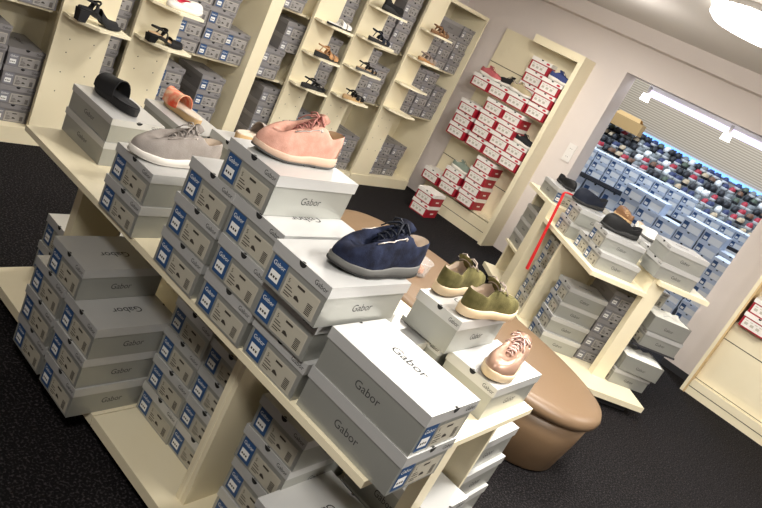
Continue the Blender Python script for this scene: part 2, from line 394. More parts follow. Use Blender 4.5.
def make_shoe(name, label, mats, L=.275, Wd=.098, heel=.030, fore=.020, spring=.010, kind='sneaker', n=48, K=9, pointed=0, collar=.075, laces=True, zipm=None, outsole=None, patch=None, eyestay=False):
    """heel at local x = 0, toe towards +x, resting on z = 0"""
    root = thing(name, label, 'shoe')
    up_m, sole_m, lin_m, lace_m = mats
    P = outline(L, Wd, n, 0, pointed); G = outline(L, Wd, n, .004, pointed); B0 = outline(L, Wd, n, -.004, pointed)
    sole = MB(); rings = []
    for src, zf in ((B0, lambda t: botz(t, spring)), (G, lambda t: botz(t, spring) + .003), (G, lambda t: solez(t, heel, fore)), (outline(L, Wd, n, .0015, pointed), lambda t: solez(t, heel, fore) + .003), (outline(L, Wd, n, -.012, pointed), lambda t: solez(t, heel, fore) + .003)):
        rings.append([Vector((p.x, p.y, zf(min(max(p.x / L, 0), 1)))) for p in src])
    sole.loft(rings, 0, True, True, True)
    so = obj('sole', sole.mesh('sole', [sole_m], True), root)
    if outsole:
        o = MB(); o.loft([[Vector((p.x, p.y * 1.0, botz(min(max(p.x / L, 0), 1), spring) + dz)) for p in outline(L, Wd, n, g, pointed)] for g, dz in ((-.002, -.0005), (.0055, .0015), (.0055, .006))], 0, True, True, False)
        obj('outsole', o.mesh('outsole', [outsole], True), so)
    # top line of the upper
    if kind == 'sneaker': xh, xt = .03 * L, .67 * L
    elif kind == 'loafer': xh, xt = .03 * L, .60 * L
    else: xh, xt = .03 * L, .70 * L
    O = []
    for i in range(n):
        ph = 2 * PI * i / n; t = .5 - .5 * math.cos(ph); s = 1 if math.sin(ph) >= 0 else -1
        x = xh + (xt - xh) * t
        if kind == 'sneaker':
            w = lerp_tab(t, [(0, .026), (.26, .028), (.42, .023), (.56, .0135), (.8, .012), (1, .011)])
            z = lerp_tab(t, [(0, collar * 1.02), (.10, collar), (.30, collar * .90), (.46, collar * 1.12), (.56, collar * 1.20), (.8, collar * .94), (1, .056)])
        elif kind == 'loafer':
            w = lerp_tab(t, [(0, .030), (.4, .031), (.8, .030), (1, .026)])
            z = lerp_tab(t, [(0, collar), (.4, collar * .72), (.75, collar * 1.02), (1, collar * 1.10)])
        else:
            w = lerp_tab(t, [(0, .030), (.5, .032), (1, .034)]); z = lerp_tab(t, [(0, collar), (.4, collar * .7), (1, collar * .62)])
        w *= (max(0, 1 - abs(2 * t - 1) ** 5)) ** .5 * Wd / .098
        O.append(Vector((x, s * w + .002, z)))
    S = []
    for k in range(K + 1):
        q = k / K; ring = []
        for i in range(n):
            p = P[i].copy(); t = min(max(p.x / L, 0), 1); p.z = solez(t, heel, fore) - .002; o = O[i]
            h = o.z - p.z
            k1 = .62 if t < .7 else .62 + .55 * (t - .7) / .3
            c1 = p + Vector((0, 0, h * k1)) + Vector((p.x - L / 2, p.y * 4, 0)).normalized() * .003
            k2 = .42 + .22 * max(0, (t - .6) / .4)
            c2 = Vector((o.x + (p.x - o.x) * k2, o.y + (p.y - o.y) * k2, o.z + (-.002 if t < .6 else .004 + .012 * max(0, (t - .7) / .3))))
            a = (1 - q) ** 3; b_ = 3 * q * (1 - q) ** 2; c_ = 3 * q * q * (1 - q); d_ = q ** 3
            ring.append(p * a + c1 * b_ + c2 * c_ + o * d_)
        S.append(ring)
    u = MB(); u.loft(S + [[Vector((p.x, p.y * .93, p.z - .0)) for p in O]], 0)
    obj('upper', u.mesh('upper', [up_m], True), root)
    li = MB(); I0 = [Vector((p.x + .002, p.y * .93, p.z - .0005)) for p in O]
    I1 = [Vector((p.x * .99 + .002, p.y * 1.05, min(p.z - .004, p.z * .55 + .018))) for p in O]
    I2 = [Vector((p.x + .004, p.y * .95, solez(p.x / L, heel, fore) + .007)) for p in O]
    I3 = [Vector((p.x * .5 + .25 * L * .6, p.y * .2, solez(p.x / L, heel, fore) + .006)) for p in O]
    li.loft([I0, I1, I2, I3], 0, True, False, True)
    obj('lining', li.mesh('lining', [lin_m], True), root)
    if kind == 'sneaker':
        tg = MB(); rings = []; half = [i for i in range(n // 2 + 1)]
        def eye(t):   # eyestay height and half width at top-line parameter t
            a = math.acos(1 - 2 * min(max(t, 0), 1)) / (2 * PI) * n; i = min(int(a), n // 2 - 1); f = a - i
            return O[i].lerp(O[i + 1], f)
        for q in range(9):
            f = q / 8; t = .985 - .50 * f; e = eye(max(t, .56)); x = xh + (xt - xh) * t
            zc = e.z + (.001 if t > .58 else .001 + .020 * ((.58 - t) / .10)); w = abs(e.y - .002) + .004 + (.010 * ((.58 - t) / .10) if t < .58 else 0); row = []
            for k in range(9):
                a = -1 + k / 4; row.append(Vector((x, a * w + .002, zc + .004 - .007 * a * a)))
            rings.append(row + [p + Vector((.004, 0, -.007)) for p in row[::-1]])
        tg.loft(rings, 0, True, True, True); obj('tongue', tg.mesh('tongue', [up_m], True), root)
        if laces:
            lc = MB(); prev = None; ts = [.94, .86, .78, .70, .62, .555]
            for q, t in enumerate(ts):
                e = eye(t); ww = abs(e.y - .002) + .008; zt = e.z - .001
                a = Vector((e.x, ww + .002, zt)); b_ = Vector((e.x, .002 - ww, zt)); mid = Vector((e.x, .002, e.z + .009))
                arc = lambda p, r0, m_: [p, p.lerp(m_, .45) + Vector((0, 0, .003)), m_, r0.lerp(m_, .45) + Vector((0, 0, .003)), r0]
                lc.tube(arc(a, b_, mid), .0032, 6, 0, .6)
                if prev:
                    pa, pb = prev; m2 = (a + pb) / 2; m2.z = max(a.z, pb.z) + .011
                    lc.tube(arc(pb, a, m2), .0030, 6, 0, .6)
                    m3 = (b_ + pa) / 2; m3.z = max(a.z, pb.z) + .009
                    lc.tube(arc(pa, b_, m3), .0030, 6, 0, .6)
                prev = (a, b_)
            e = eye(.555); kn = Vector((e.x + .004, .002, e.z + .012))
            for sy in (1, -1):
                lc.tube([kn, kn + Vector((.006, sy * .014, .010)), kn + Vector((.010, sy * .028, .004)), kn + Vector((.004, sy * .034, -.010)), kn + Vector((-.004, sy * .024, -.006)), kn + Vector((-.002, sy * .010, .001)), kn], .0030, 6, 0, .7)
                lc.tube([kn, kn + Vector((.012, sy * .008, .004)), kn + Vector((.028, sy * .020, -.006)), kn + Vector((.040, sy * .032, -.024))], .0026, 6, 0, .7)
            obj('laces', lc.mesh('laces', [lace_m], True), root)
        ey = MB()
        for sgn in (1, -1):
            ids = [i for i in range(n // 2 + 1) if .52 < .5 - .5 * math.cos(2 * PI * i / n) <= 1.0]
            rr = [[S[k][(sgn * i) % n] + Vector((.0004, sgn * .0010, .0014)) for i in ids] for k in range(K - 3, K + 1)]
            ey.loft(rr if sgn > 0 else rr[::-1], 0, False)
        obj('eyestay', ey.mesh('eyestay', [lace_m if eyestay else up_m], True), root)
        if zipm:
            for sgn in (1, -1):
                zz = MB(); gi = lambda t: (sgn * int(round(math.acos(1 - 2 * t) / (2 * PI) * n))) % n
                e0, e1 = S[int(K * .88)][gi(.50)], S[int(K * .62)][gi(.78)]; lo = []
                for f in range(9):
                    q = e0.lerp(e1, f / 8); i = min(range(n), key=lambda j: abs(S[0][j].x - q.x) + (0 if S[0][j].y * sgn > 0 else 9)); best = min((S[k][j] for k in range(K + 1) for j in range(n) if S[k][j].y * sgn > 0), key=lambda p: (p - q).length)
                    lo.append(Vector((q.x, max(q.y * sgn, best.y * sgn - .001) * sgn + sgn * .0022, q.z + .001)))
                zz.tube(lo, .0018, 6); d0 = lo[0]; zz.box(d0.x - .003, d0.x + .003, d0.y - .002, d0.y + .002, d0.z - .016, d0.z)
                obj('zip', zz.mesh('zip', [zipm], True), root)
    if patch:
        pa = MB(); ids = list(range(-int(n * .10), int(n * .10) + 1)); rr = []
        for k in range(0, int(K * .55)):
            rr.append([S[k][i % n] + Vector((S[k][i % n].x - L * .4, S[k][i % n].y * 1.5, 0)).normalized() * .0015 for i in ids])
        pa.loft(rr, 0, False); obj('heel_patch', pa.mesh('heel_patch', [patch], True), root)
    return root

def make_sandal(name, label, L, Wd, sole_m, foot_m, strap_m, heel=.02, fore=.014, bands=(), heelblock=None, back=None, lr=0):
    """bands: (x0, x1, height) arches over the footbed; back: height of a strap round the heel"""
    root = thing(name, label, 'shoe'); n = 36
    hz = lambda t: solez(t, heel, fore)
    s = MB(); bz = (lambda t: max(0, hz(t) - (.012 if heelblock else 99)) if t < .62 else botz(t, .006))
    s.loft([[Vector((p.x, p.y, bz(min(max(p.x / L, 0), 1)))) for p in outline(L, Wd, n, -.002)], [Vector((p.x, p.y, max(bz(min(max(p.x / L, 0), 1)) + .003, hz(min(max(p.x / L, 0), 1)) - .003))) for p in outline(L, Wd, n, .001)], [Vector((p.x, p.y, hz(min(max(p.x / L, 0), 1)))) for p in outline(L, Wd, n, 0)]], 0, True, True, True)
    so = obj('sole', s.mesh('sole', [sole_m]), root)
    fb = MB(); fb.loft([[Vector((p.x, p.y, hz(min(max(p.x / L, 0), 1)) + dz)) for p in outline(L, Wd, n, g)] for g, dz in ((-.001, .0003), (-.0015, .003), (-.004, .0045))], 0, True, True, True)
    obj('footbed', fb.mesh('footbed', [foot_m], False), root)
    if heelblock:
        hb = MB(); w = Wd * .34
        hb.loft([[Vector((.008 + .0 * q, -w * .8, 0)), Vector((.052, -w * .8, 0)), Vector((.052, w * .8, 0)), Vector((.008, w * .8, 0))] for q in (0,)] + [[Vector((.004, -w, heel - .011)), Vector((.066, -w, heel - .013)), Vector((.066, w, heel - .013)), Vector((.004, w, heel - .011))]], 0, True, True, True)
        obj('heel', hb.mesh('heel', [heelblock]), root)
    for (x0, x1, hh) in bands:
        bd = MB(); rings = []
        for q in range(6):
            f = q / 5; x = x0 + (x1 - x0) * f; t = min(max(x / L, 0), 1)
            e = lerp_tab(t, [(0, .5), (.08, .7), (.42, .70), (.6, .88), (.72, 1), (.86, .92), (.95, .7), (1, .4)]) * Wd / 2 + .001
            row = []
            for k in range(13):
                a = PI * k / 12; top = hh * (1 - .25 * f)
                row.append(Vector((x + .006 * math.sin(a), math.cos(a) * e * 1.02 + .004 * math.sin(PI * t) ** 2, hz(t) - .004 + (top + .004) * math.sin(a) ** .7)))
            rings.append(row)
        inner = [[Vector((p.x, p.y * .95, p.z - (.003 if 0 < i < 12 else 0))) for i, p in enumerate(r0)] for r0 in rings]
        bd.loft(rings, 0, False); bd.loft(inner[::-1], 0, False)
        for ra, rb in ((rings[0], inner[0]), (inner[-1], rings[-1])): bd.loft([rb, ra], 0, False)
        obj('strap', bd.mesh('strap', [strap_m], True), root)
    if back:
        bs = MB(); pts = []
        for k in range(15):
            a = PI * (-.5 + k / 14 * 1.0); 
            pts.append(Vector((.10 * (1 - math.cos(a)) if False else .012 + .085 * (1 - math.cos(a)), .032 * math.sin(a), heel + back * (.75 + .25 * math.cos(a)))))
        bs.tube(pts, .004, 6, 0, 1.6)
        for sy in (-1, 1): bs.tube([Vector((.097, sy * .032, heel + back * .75)), Vector((.085, sy * .033, heel + back * .3)), Vector((.075, sy * .031, heel + .001))], .004, 6)
        bs.tube([Vector((.097, .032, heel + back * .75)), Vector((.112, .018, heel + back * .95)), Vector((.115, 0, heel + back)), Vector((.112, -.018, heel + back * .95)), Vector((.097, -.032, heel + back * .75))], .0045, 6, 0, 1.6)
        obj('ankle_strap', bs.mesh('ankle_strap', [strap_m], True), root)
    return root
def put(o, loc, rz, rx=0, ry=0): o.location = loc; o.rotation_euler = (rx, ry, rz); return o
S90 = -PI / 2   # toe towards -y

put(make_shoe('sneaker', 'light grey suede sneaker with white sole on two stacked boxes', ('greysuede', 'solewhite', 'lining', 'greysuede'), L=.29, Wd=.104, heel=.028, fore=.020, collar=.090, zipm='metal', outsole='solewhite', patch='greysuede'), (-1.63, 1.465, T + .212), S90 - .14)
put(make_shoe('sneaker', 'dusty pink suede sneaker with pale sole on the tallest stack', ('pinksuede', 'solepink', 'insole', 'pinklace'), L=.265, Wd=.100, heel=.027, fore=.019, collar=.092, zipm='metal', outsole='solegrey', patch='gold'), (-1.200, 1.470, T + .451), S90 - .16)
put(make_shoe('sneaker', 'navy blue suede sneaker with grey sole and side zip', ('navysuede', 'solegrey', 'lining', 'navydark'), L=.295, Wd=.106, heel=.030, fore=.020, collar=.098, zipm='metal', outsole='blacksole', patch='navydark'), (-.838, 1.515, T + .335), S90 - .17)
put(make_shoe('sneaker', 'olive suede sneaker whose heel hangs over the box corner nearer the rose gold shoe', ('olive', 'solecream', 'lining', 'taupe'), L=.27, Wd=.102, heel=.028, fore=.024, spring=.004, collar=.082), (-.765, 1.735, T + .2335), PI / 2 - .14)
put(make_shoe('sneaker', 'olive suede sneaker partly behind its twin, nearer the navy shoe', ('olive', 'solecream', 'lining', 'taupe'), L=.27, Wd=.102, heel=.028, fore=.024, spring=.004, collar=.082), (-.868, 1.75, T + .2335), PI / 2 + .06)
put(make_shoe('sneaker', 'rose gold sneaker with satin laces and cream sole facing the room', ('gold', 'solecream', 'lining', 'rosel'), L=.265, Wd=.100, heel=.026, fore=.022, spring=.004, collar=.080), (-.645, 2.03, T + .1165), -PI / 2 + .16)
put(make_sandal('slide', 'black velvet slide with looped band on stacked flat boxes', .255, .095, 'blacksole', 'blacksuede', 'blacksuede', .028, .022, bands=((.105, .215, .062),)), (-2.06, 1.435, T + .1785), PI + .05)
put(make_sandal('slide', 'coral patterned slide with tan wedge sole behind the black slide', .24, .092, 'cork', 'lining', 'coral', .026, .016, bands=((.115, .235, .055),)), (-2.075, 1.715, T + .1785), PI - .03)
put(make_sandal('slide', 'taupe slide with tan heel half hidden behind the pink sneaker', .25, .095, 'cork', 'lining', 'taupe', .028, .018, bands=((.10, .22, .055),)), (-1.88, 1.73, T + .2265), PI / 2 + .08)

# ------------------------------------------------------------------ bench
t = thing('bench', 'long oval bench upholstered in tan leather', 'bench', (-1.55, 3.37, 0), -.12)
def oval(a, b_, p=2.5, n=72): return [(math.copysign(abs(math.cos(2 * PI * k / n)) ** (2 / p), math.cos(2 * PI * k / n)) * a, math.copysign(abs(math.sin(2 * PI * k / n)) ** (2 / 2.2), math.sin(2 * PI * k / n)) * b_) for k in range(n)]
b = MB(); b.loft([[Vector((x, y, z)) for x, y in oval(a_, b_)] for a_, b_, z in ((.93, .34, .0), (.95, .36, .015), (.985, .385, .2), (1.0, .40, .325))], 0, True, True, True)
obj('base', b.mesh('base', ['leather'], True), t)
b = MB(); b.loft([[Vector((x, y, z)) for x, y in oval(a_, b_)] for a_, b_, z in ((1.0, .40, .326), (1.022, .422, .333), (1.028, .428, .36), (1.015, .415, .388), (.97, .37, .400), (.6, .22, .405))], 0, True, True, True)
obj('cushion', b.mesh('cushion', ['leather'], True), t)
t = thing('plastic_tub', 'clear plastic tub with pinkish contents standing on the tan bench', 'tub', (-1.80, 3.28, .405))
b = MB(); prof = ((.055, 0), (.062, .01), (.075, .09), (.079, .092), (.075, .094), (.071, .09), (.059, .012))
b.loft([[Vector((r0 * math.cos(2 * PI * k / 28), r0 * math.sin(2 * PI * k / 28), z)) for k in range(28)] for r0, z in prof], 0, True, True, True)
obj('bowl', b.mesh('bowl', ['clear'], True), t)
b = MB()
for k in range(6):
    a = k * 1.05; c = Vector((.026 * math.cos(a), .026 * math.sin(a), .03 + .006 * (k % 3)))
    b.loft([[c + Vector((.02 * math.sin(PI * j / 6) * math.cos(2 * PI * i / 10), .016 * math.sin(PI * j / 6) * math.sin(2 * PI * i / 10), -.016 * math.cos(PI * j / 6))) for i in range(10)] for j in range(1, 6)], 0, True, True, True)
obj('contents', b.mesh('contents', ['sock'], True), t)

# ------------------------------------------------------------------ angled display table
A2 = math.radians(-42); C2 = (-1.23, 4.26)
def W2(x, y, z=0): return (C2[0] + x * math.cos(A2) - y * math.sin(A2), C2[1] + x * math.sin(A2) + y * math.cos(A2), z)
G2 = thing('display_table', 'cream angled display table with two shelf heights near the doorway', 'display table', (C2[0], C2[1], 0), A2)
def p2(name, boxes, mats=('cream',)):
    mb = MB()
    for bb in boxes: mb.box(*bb)
    return obj(name, mb.mesh(name, list(mats)), G2)
p2('tabletop', [(-.93, .0, 0, .43, ZS - .03, ZS)])
p2('raised_shelf', [(-1.48, -.93, 0, .43, .85, .88)])
p2('rear_tabletop', [(-1.48, .03, .45, .84, .85, .88)])
p2('spine', [(-1.46, -.6, .43, .45, .1, .88), (-.6, -.02, .43, .45, ZS - .03, .88)])
p2('end_post', [(-.07, -.015, .425, .53, .1, .85)])
p2('divider', [(-.565, -.535, .02, .35, .1, ZS - .03)])
p2('divider', [(-1.06, -.93, .0, .43, .1, .85)])
p2('end_panel', [(-1.48, -1.45, .10, .43, .1, .85)])
p2('deck', [(-1.50, .21, .0, .745, .062, .10)])
p2('plinth', [(-1.42, .14, .06, .68, 0, .062)], ('dark',))
p2('middle_shelf', [(-.9, -.03, .575, .92, .405, .417)], ('dark',))
g2 = 'grey boxes on the angled display table'
def st2(n, x, y, z, where, rz=0, **k): 
    p = W2(x, y); return stack(BOX, n, p[0], p[1], z, A2 + rz, where, g2, **k)
T8 = .8805
st2(2, -.185, .045, T, 'under the large black loafer on the angled table', shifts=[(.0, 0), (-.065, .0)])
st2(1, -.395, .06, T, 'single beside the black loafer stack on the angled table')
st2(2, -.70, .03, T, 'under the dark navy slip-on on the angled table', shifts=[(0, 0), (.01, .01)])
st2(1, -1.03, .13, T8, 'lying lengthwise under the far black moccasin', rz=PI / 2)
st2(4, -.29, .05, D, 'at the open corner of the angled table', pitch=.1145, shifts=[(.03, -.02), (.01, -.01), (-.01, 0), (0, 0)])
for k in range(5):
    p = W2(-.19, .458); place(GBOX, (p[0], p[1], D + k * .1115), A2 + PI / 2, f"grey shoe box, {ORD[5][k]} of the end-facing stack beside the angled table's post", g2)
st2(5, -.80, .10, D, 'between the two uprights of the angled table', pitch=.1145)
st2(3, -.64, .0, D, 'low beside the thin upright of the angled table', pitch=.1145) if False else None
for k in range(3):
    p = W2(-1.14, .165)
    place(BOX, (p[0], p[1], .38 + k * .1145), A2 + PI / 2, f"grey shoe box, {ORD[3][k]} of three lying lengthwise beside the red shelves' side", g2, (1, 1.0, 1.02))
b = MB(); b.box(-1.44, -1.07, .04, .43, .362, .379); obj('lower_shelf', b.mesh('lower_shelf', ['cream']), G2)
st2(2, -.105, .70, T8, 'on the raised rear top near the doorway pillar', rz=PI, shifts=[(.0, .0), (.0, .005)])
st2(1, -.325, .765, T8, 'single behind the rear top pair of boxes', rz=PI)
st2(1, -.78, .57, T8, 'lying lengthwise under the brown slip-on', rz=PI / 2)
st2(1, -.45, .57, T8, 'lying lengthwise under the white slip-on', rz=PI / 2)
st2(5, -.235, .61, D, "behind the post in the table's rear half", rz=PI / 2, pitch=.1115) if False else None
p = W2(-.24, .565)
def open_box(x, y, z, rz, where, tilt=0):
    p = W2(x, y); root = thing('shoe_box', f'open grey shoe box with white tissue {where}', 'shoe box', (p[0], p[1], z), A2 + rz, g2); root.rotation_euler = (tilt, 0, A2 + rz)
    b = MB(); w2 = BW / 2 - .003
    b.box(-w2, w2, 0, BL, 0, .004); b.box(-w2, -w2 + .003, 0, BL, 0, BH); b.box(w2 - .003, w2, 0, BL, 0, BH); b.box(-w2, w2, 0, .003, 0, BH); b.box(-w2, w2, BL - .003, BL, 0, BH)
    b.text('Gabor', (w2 + .0005, BL * .5, .04), (0, 1, 0), (0, 0, 1), .029, 1); b.text('Gabor', (-w2 - .0005, BL * .5, .04), (0, -1, 0), (0, 0, 1), .029, 1)
    obj('body', b.mesh('open_body', ['silver', 'ink']), root)
    tb = MB(); nx, ny = 9, 13; rnd = random.Random(len(where))
    tb.add([(-w2 + .004 + (2 * w2 - .008) * i / (nx - 1), .006 + (BL - .012) * j / (ny - 1), BH - .004 + (rnd.uniform(0, .022) if 0 < i < nx - 1 and 0 < j < ny - 1 else 0)) for j in range(ny) for i in range(nx)], [(j * nx + i, j * nx + i + 1, (j + 1) * nx + i + 1, (j + 1) * nx + i) for j in range(ny - 1) for i in range(nx - 1)])
    obj('tissue_paper', tb.mesh('tissue_paper', ['tissue']), root)
st2(1, -.13, .61, .4175, 'on the dark middle shelf under the rear top')
open_box(-.13, .60, .4175 + .1145, 0, 'on the dark middle shelf')
st2(1, -.10, .548, D, 'flat on the deck behind the post', rz=.04)
open_box(-.10, .57, D + .1145, -.06, 'near the floor below the middle shelf', 0)
for k in range(3):
    p = W2(-.26, .68); place(BOX, (p[0], p[1], .4175 + k * .1135), A2 + PI / 2, f"grey shoe box, {ORD[3][k]} of the stack behind the tissue box", g2)
for k in range(2):
    p = W2(-.24, .68); place(BOX, (p[0], p[1], D + k * .1135), A2 + PI / 2, f"grey shoe box, {ORD[2][k]} of the stack below the dark middle shelf", g2)

def on2(o, x, y, z, rz, rx=0): p = W2(x, y); put(o, (p[0], p[1], z), A2 + rz, rx)
on2(make_shoe('loafer', 'black moccasin alone on the farthest box of the angled table', ('black', 'blacksole', 'blacksuede', 'black'), L=.25, Wd=.09, heel=.018, fore=.012, kind='loafer', collar=.066), -1.33, .13, T8 + .116, .15)
on2(make_shoe('loafer', 'dark navy slip-on between black moccasin and large black loafer', ('navydark', 'blacksole', 'blacksuede', 'black'), L=.295, Wd=.106, heel=.028, fore=.016, kind='loafer', collar=.094), -.825, .315, T + .231, -PI / 2 + .2)
on2(make_shoe('loafer', 'large black loafer on the front stack of the angled table', ('black', 'blacksole', 'blacksuede', 'black'), L=.29, Wd=.104, heel=.032, fore=.016, kind='loafer', collar=.090), -.285, .335, T + .231, -PI / 2 - .02)
on2(make_shoe('loafer', 'brown slip-on behind the large black loafer', ('brown', 'cork', 'insole', 'brown'), L=.25, Wd=.095, heel=.024, fore=.014, kind='loafer', collar=.07), -.80, .55, T8 + .1145, PI - .05)
on2(make_shoe('loafer', 'white slip-on with dark sole beside the large black loafer', ('whitel', 'solegrey', 'lining', 'whitel'), L=.285, Wd=.10, heel=.022, fore=.014, kind='loafer', collar=.066), -.755, .575, T8 + .1145, .03)
# red shoe horn
p0, p1 = W2(-.835, -.012), W2(-.70, -.03)
b = MB(); pts = [Vector((p0[0], p0[1], 1.005)) .lerp(Vector((p1[0], p1[1], .41)), k / 12) for k in range(13)]; rings = []
ux = Vector((math.cos(A2), math.sin(A2), .2)).normalized(); nv = Vector((-math.sin(A2), math.cos(A2), 0))
for k, p in enumerate(pts):
    w = .016 + .007 * (k / 12) ** 2
    rings.append([p - ux * w - nv * .006, p - nv * .014, p + ux * w - nv * .006, p + ux * w - nv * .0005, p - nv * .003, p - ux * w - nv * .0005])
b.loft(rings, 0, True, True, True)
for k in range(5): 
    q = pts[0].lerp(pts[6], .12 + k * .16); b.add([q - ux * .010 - nv * .0112, q - ux * .003 - nv * .0135, q - ux * .003 - nv * .0135 + Vector((0, 0, -.026)), q - ux * .010 - nv * .0112 + Vector((0, 0, -.026))], [(0, 1, 2, 3)], 1)
horn = thing('shoe_horn', 'long red shoe horn hanging down the front of the angled table', 'shoe horn', tuple(pts[0]))
for i, v in enumerate(b.v): b.v[i] = tuple(Vector(v) - pts[0])
obj('blade', b.mesh('blade', ['redplastic', 'whitel']), horn)
b = MB(); hk = [Vector((0, 0, -.01)), Vector((0, 0, .006)) - nv * .0, Vector((0, 0, .010)) + nv * .02, Vector((0, 0, .010)) + nv * .05, Vector((0, 0, .010)) + nv * .075]
b.tube(hk, .007, 8); obj('hook', b.mesh('hook', ['redplastic'], True), horn)

# ------------------------------------------------------------------ tall shelving along the left wall
XF, XB = -3.87, -4.295
def unit(label, y0, y1, panels, bay_shelves, posts=(), top=1.88):
    u = thing('wall_shelving', label, 'shelving unit', (XF, (y0 + y1) / 2, 0), 0, 'cream shelving along the left wall'); yo = (y0 + y1) / 2
    def pt(name, *boxes, mats=('cream',)):
        mb = MB()
        for (a, b_, c, d, e, f) in boxes: mb.box(a - XF, b_ - XF, c - yo, d - yo, e, f)
        return obj(name, mb.mesh(name, list(mats)), u)
    pt('back_panel', (XB, XB + .012, y0, y1, .1, top))
    pt('base', (XB, XF + .01, y0, y1, 0, .10))
    pt('top_board', (XB, XF, y0, y1, top - .03, top))
    for (a, b_) in posts: pt('side_panel', (XB + .012, XF, a, b_, .1, top - .03))
    for (a, b_, ledges) in panels:
        pp = pt('display_panel', (XF - .025, XF, a, b_, .1, top - .03))
        pt('side_panel', (XB + .012, XF - .025, (a + b_) / 2 - .009, (a + b_) / 2 + .009, .1, top - .03))
        mb = MB()
        for zz in (.32, .38, .55, .62, .70): 
            for fy in (.25, .72):
                if int(zz * 100 + fy * 10) % 3 != 1: mb.cyl((0, 0), .0045, 0, .0008, 8); 
        mb = MB()
        for zz in (.36, .48, .60, .68):
            for fy in (.28, .74):
                y = a + (b_ - a) * fy - yo; mb.add([(.0006, y + .004 * math.cos(2 * PI * q / 8), zz + .004 * math.sin(2 * PI * q / 8)) for q in range(8)], [tuple(range(8))])
        obj('peg_holes', mb.mesh('peg_holes', ['hole']), pp)
        for zz in ledges:
            mb = MB(); ya, yb = a + .01 - yo, b_ + .0 - yo
            mb.prism([(.0005, ya), (.0005, yb), (.205, yb), (.20, ya + .12), (.08, ya)][::-1], zz - .016, zz); obj('ledge', mb.mesh('ledge', ['cream_edge']), u)
    for (a, b_, zs) in bay_shelves:
        for zz in zs: pt('shelf', (XB + .012, XF - .075, a, b_, zz - .016, zz - .001))
    return u
LZ = (.80, 1.05, 1.30, 1.55)
unit('cream shelving unit with the black heeled shoe ledge, nearest the room', .9, 2.48, [(2.037, 2.36, (.828,))], [(.92, 2.03, (.80, 1.30)), (2.06, 2.475, (.80, 1.3))], posts=((.9, .918),))
unit('cream shelving unit with the blue-stickered boxes and white upright', 2.486, 3.535, [(2.487, 2.787, (.822, 1.055))], [(2.51, 3.40, (.778, 1.36))], posts=((3.411, 3.525),))
unit('cream shelving unit with the white, tan and black sandal ledges', 3.545, 4.32, [(3.839, 4.09, LZ[:3])], [(3.555, 3.835, (.745, 1.275)), (3.86, 4.315, (.74, 1.27))])
unit('cream shelving unit with the navy and black sandal ledges', 4.325, 5.035, [(4.326, 4.61, LZ)], [(4.35, 5.03, (.77, 1.255))])
unit('cream corner shelving unit with brown sandals and two empty ledges', 5.045, 5.995, [(5.046, 5.31, LZ)], [(5.07, 5.975, (.765, 1.265))], posts=((5.977, 5.995),))
gw = 'grey boxes on the left wall shelving'
NTH = ['first', 'second', 'third', 'fourth', 'fifth']
def bay(name, shelf, z, cols, x=-3.925, proto=GBOX, pitch=.1125):
    for i, (y, n) in enumerate(cols):
        for k in range(n):
            row = ['bottom', 'second', 'third', 'fourth', 'fifth', 'sixth'][k]
            pr = proto if not isinstance(proto, (list, tuple)) else random.choice(proto)
            place(pr, (x + random.uniform(-.006, .004), y + random.uniform(-.003, .003), z + .0005 + k * pitch), PI / 2 + random.uniform(-.015, .015), f"grey shoe box, {row} row, {NTH[i]} column, {shelf} shelf, {name}", gw, (1, 1, pitch / BH - .003))
bay('bay before the black heeled shoe', 'lowest', .1, [(1.735, 5), (1.95, 4)], pitch=.111)
bay('bay before the black heeled shoe', 'middle', .80, [(1.935, 2)])
bay('slot after the black heeled shoe', 'lowest', .1, [(2.375, 6)], proto=[DBOX, GBOX])
bay('slot after the black heeled shoe', 'middle', .80, [(2.375, 4)])
bay('wide bay with blue stickers', 'upper', .778, [(2.905, 4), (3.115, 4), (3.3, 2)], proto=DBOX)
bay('wide bay with blue stickers', 'lowest', .1, [(2.86, 5), (3.21, 5)], proto=DBOX, x=-3.90)
bay('narrow bay after the white upright', 'lowest', .1, [(3.80, 5)], pitch=.115)
bay('narrow bay after the white upright', 'middle', .745, [(3.66, 2)])
bay('narrow bay after the white upright', 'upper', 1.275, [(3.66, 1)])
for k in range(2): place(GBOX, (-3.945, 3.80, .745 + .226 + k * .1125), PI / 2, f"grey shoe box, {'third' if k == 0 else 'fourth'} row, recessed, narrow bay after the white upright", gw)
bay('slot beside the tan wedge sandal', 'lowest', .1, [(4.20, 4)])
bay('slot beside the tan wedge sandal', 'middle', .74, [(4.20, 4)])
bay('slot beside the tan wedge sandal', 'upper', 1.27, [(4.20, 4)])
bay('bay beside the navy sandal', 'lowest', .1, [(4.70, 3), (4.915, 3)])
bay('bay beside the navy sandal', 'middle', .77, [(4.70, 4), (4.90, 3)])
bay('bay beside the navy sandal', 'upper', 1.255, [(4.70, 3), (4.93, 5)])
bay('corner bay under the cream top', 'lowest', .1, [(5.46, 3), (5.675, 3)])
bay('corner bay under the cream top', 'middle', .765, [(5.43, 4), (5.645, 4), (5.86, 3)])
bay('corner bay under the cream top', 'upper', 1.265, [(5.43, 3), (5.645, 3), (5.86, 4)])
place(GBOX, (-3.93, 5.36, 1.265 + 3 * .1125 + .001), PI / 2 + PI / 2, 'flat grey shoe box lying sideways atop the corner bay', gw, (1, 1.25, 1.0)).location = (-4.02, 5.735, 1.265 + 3 * .1125 + .001)

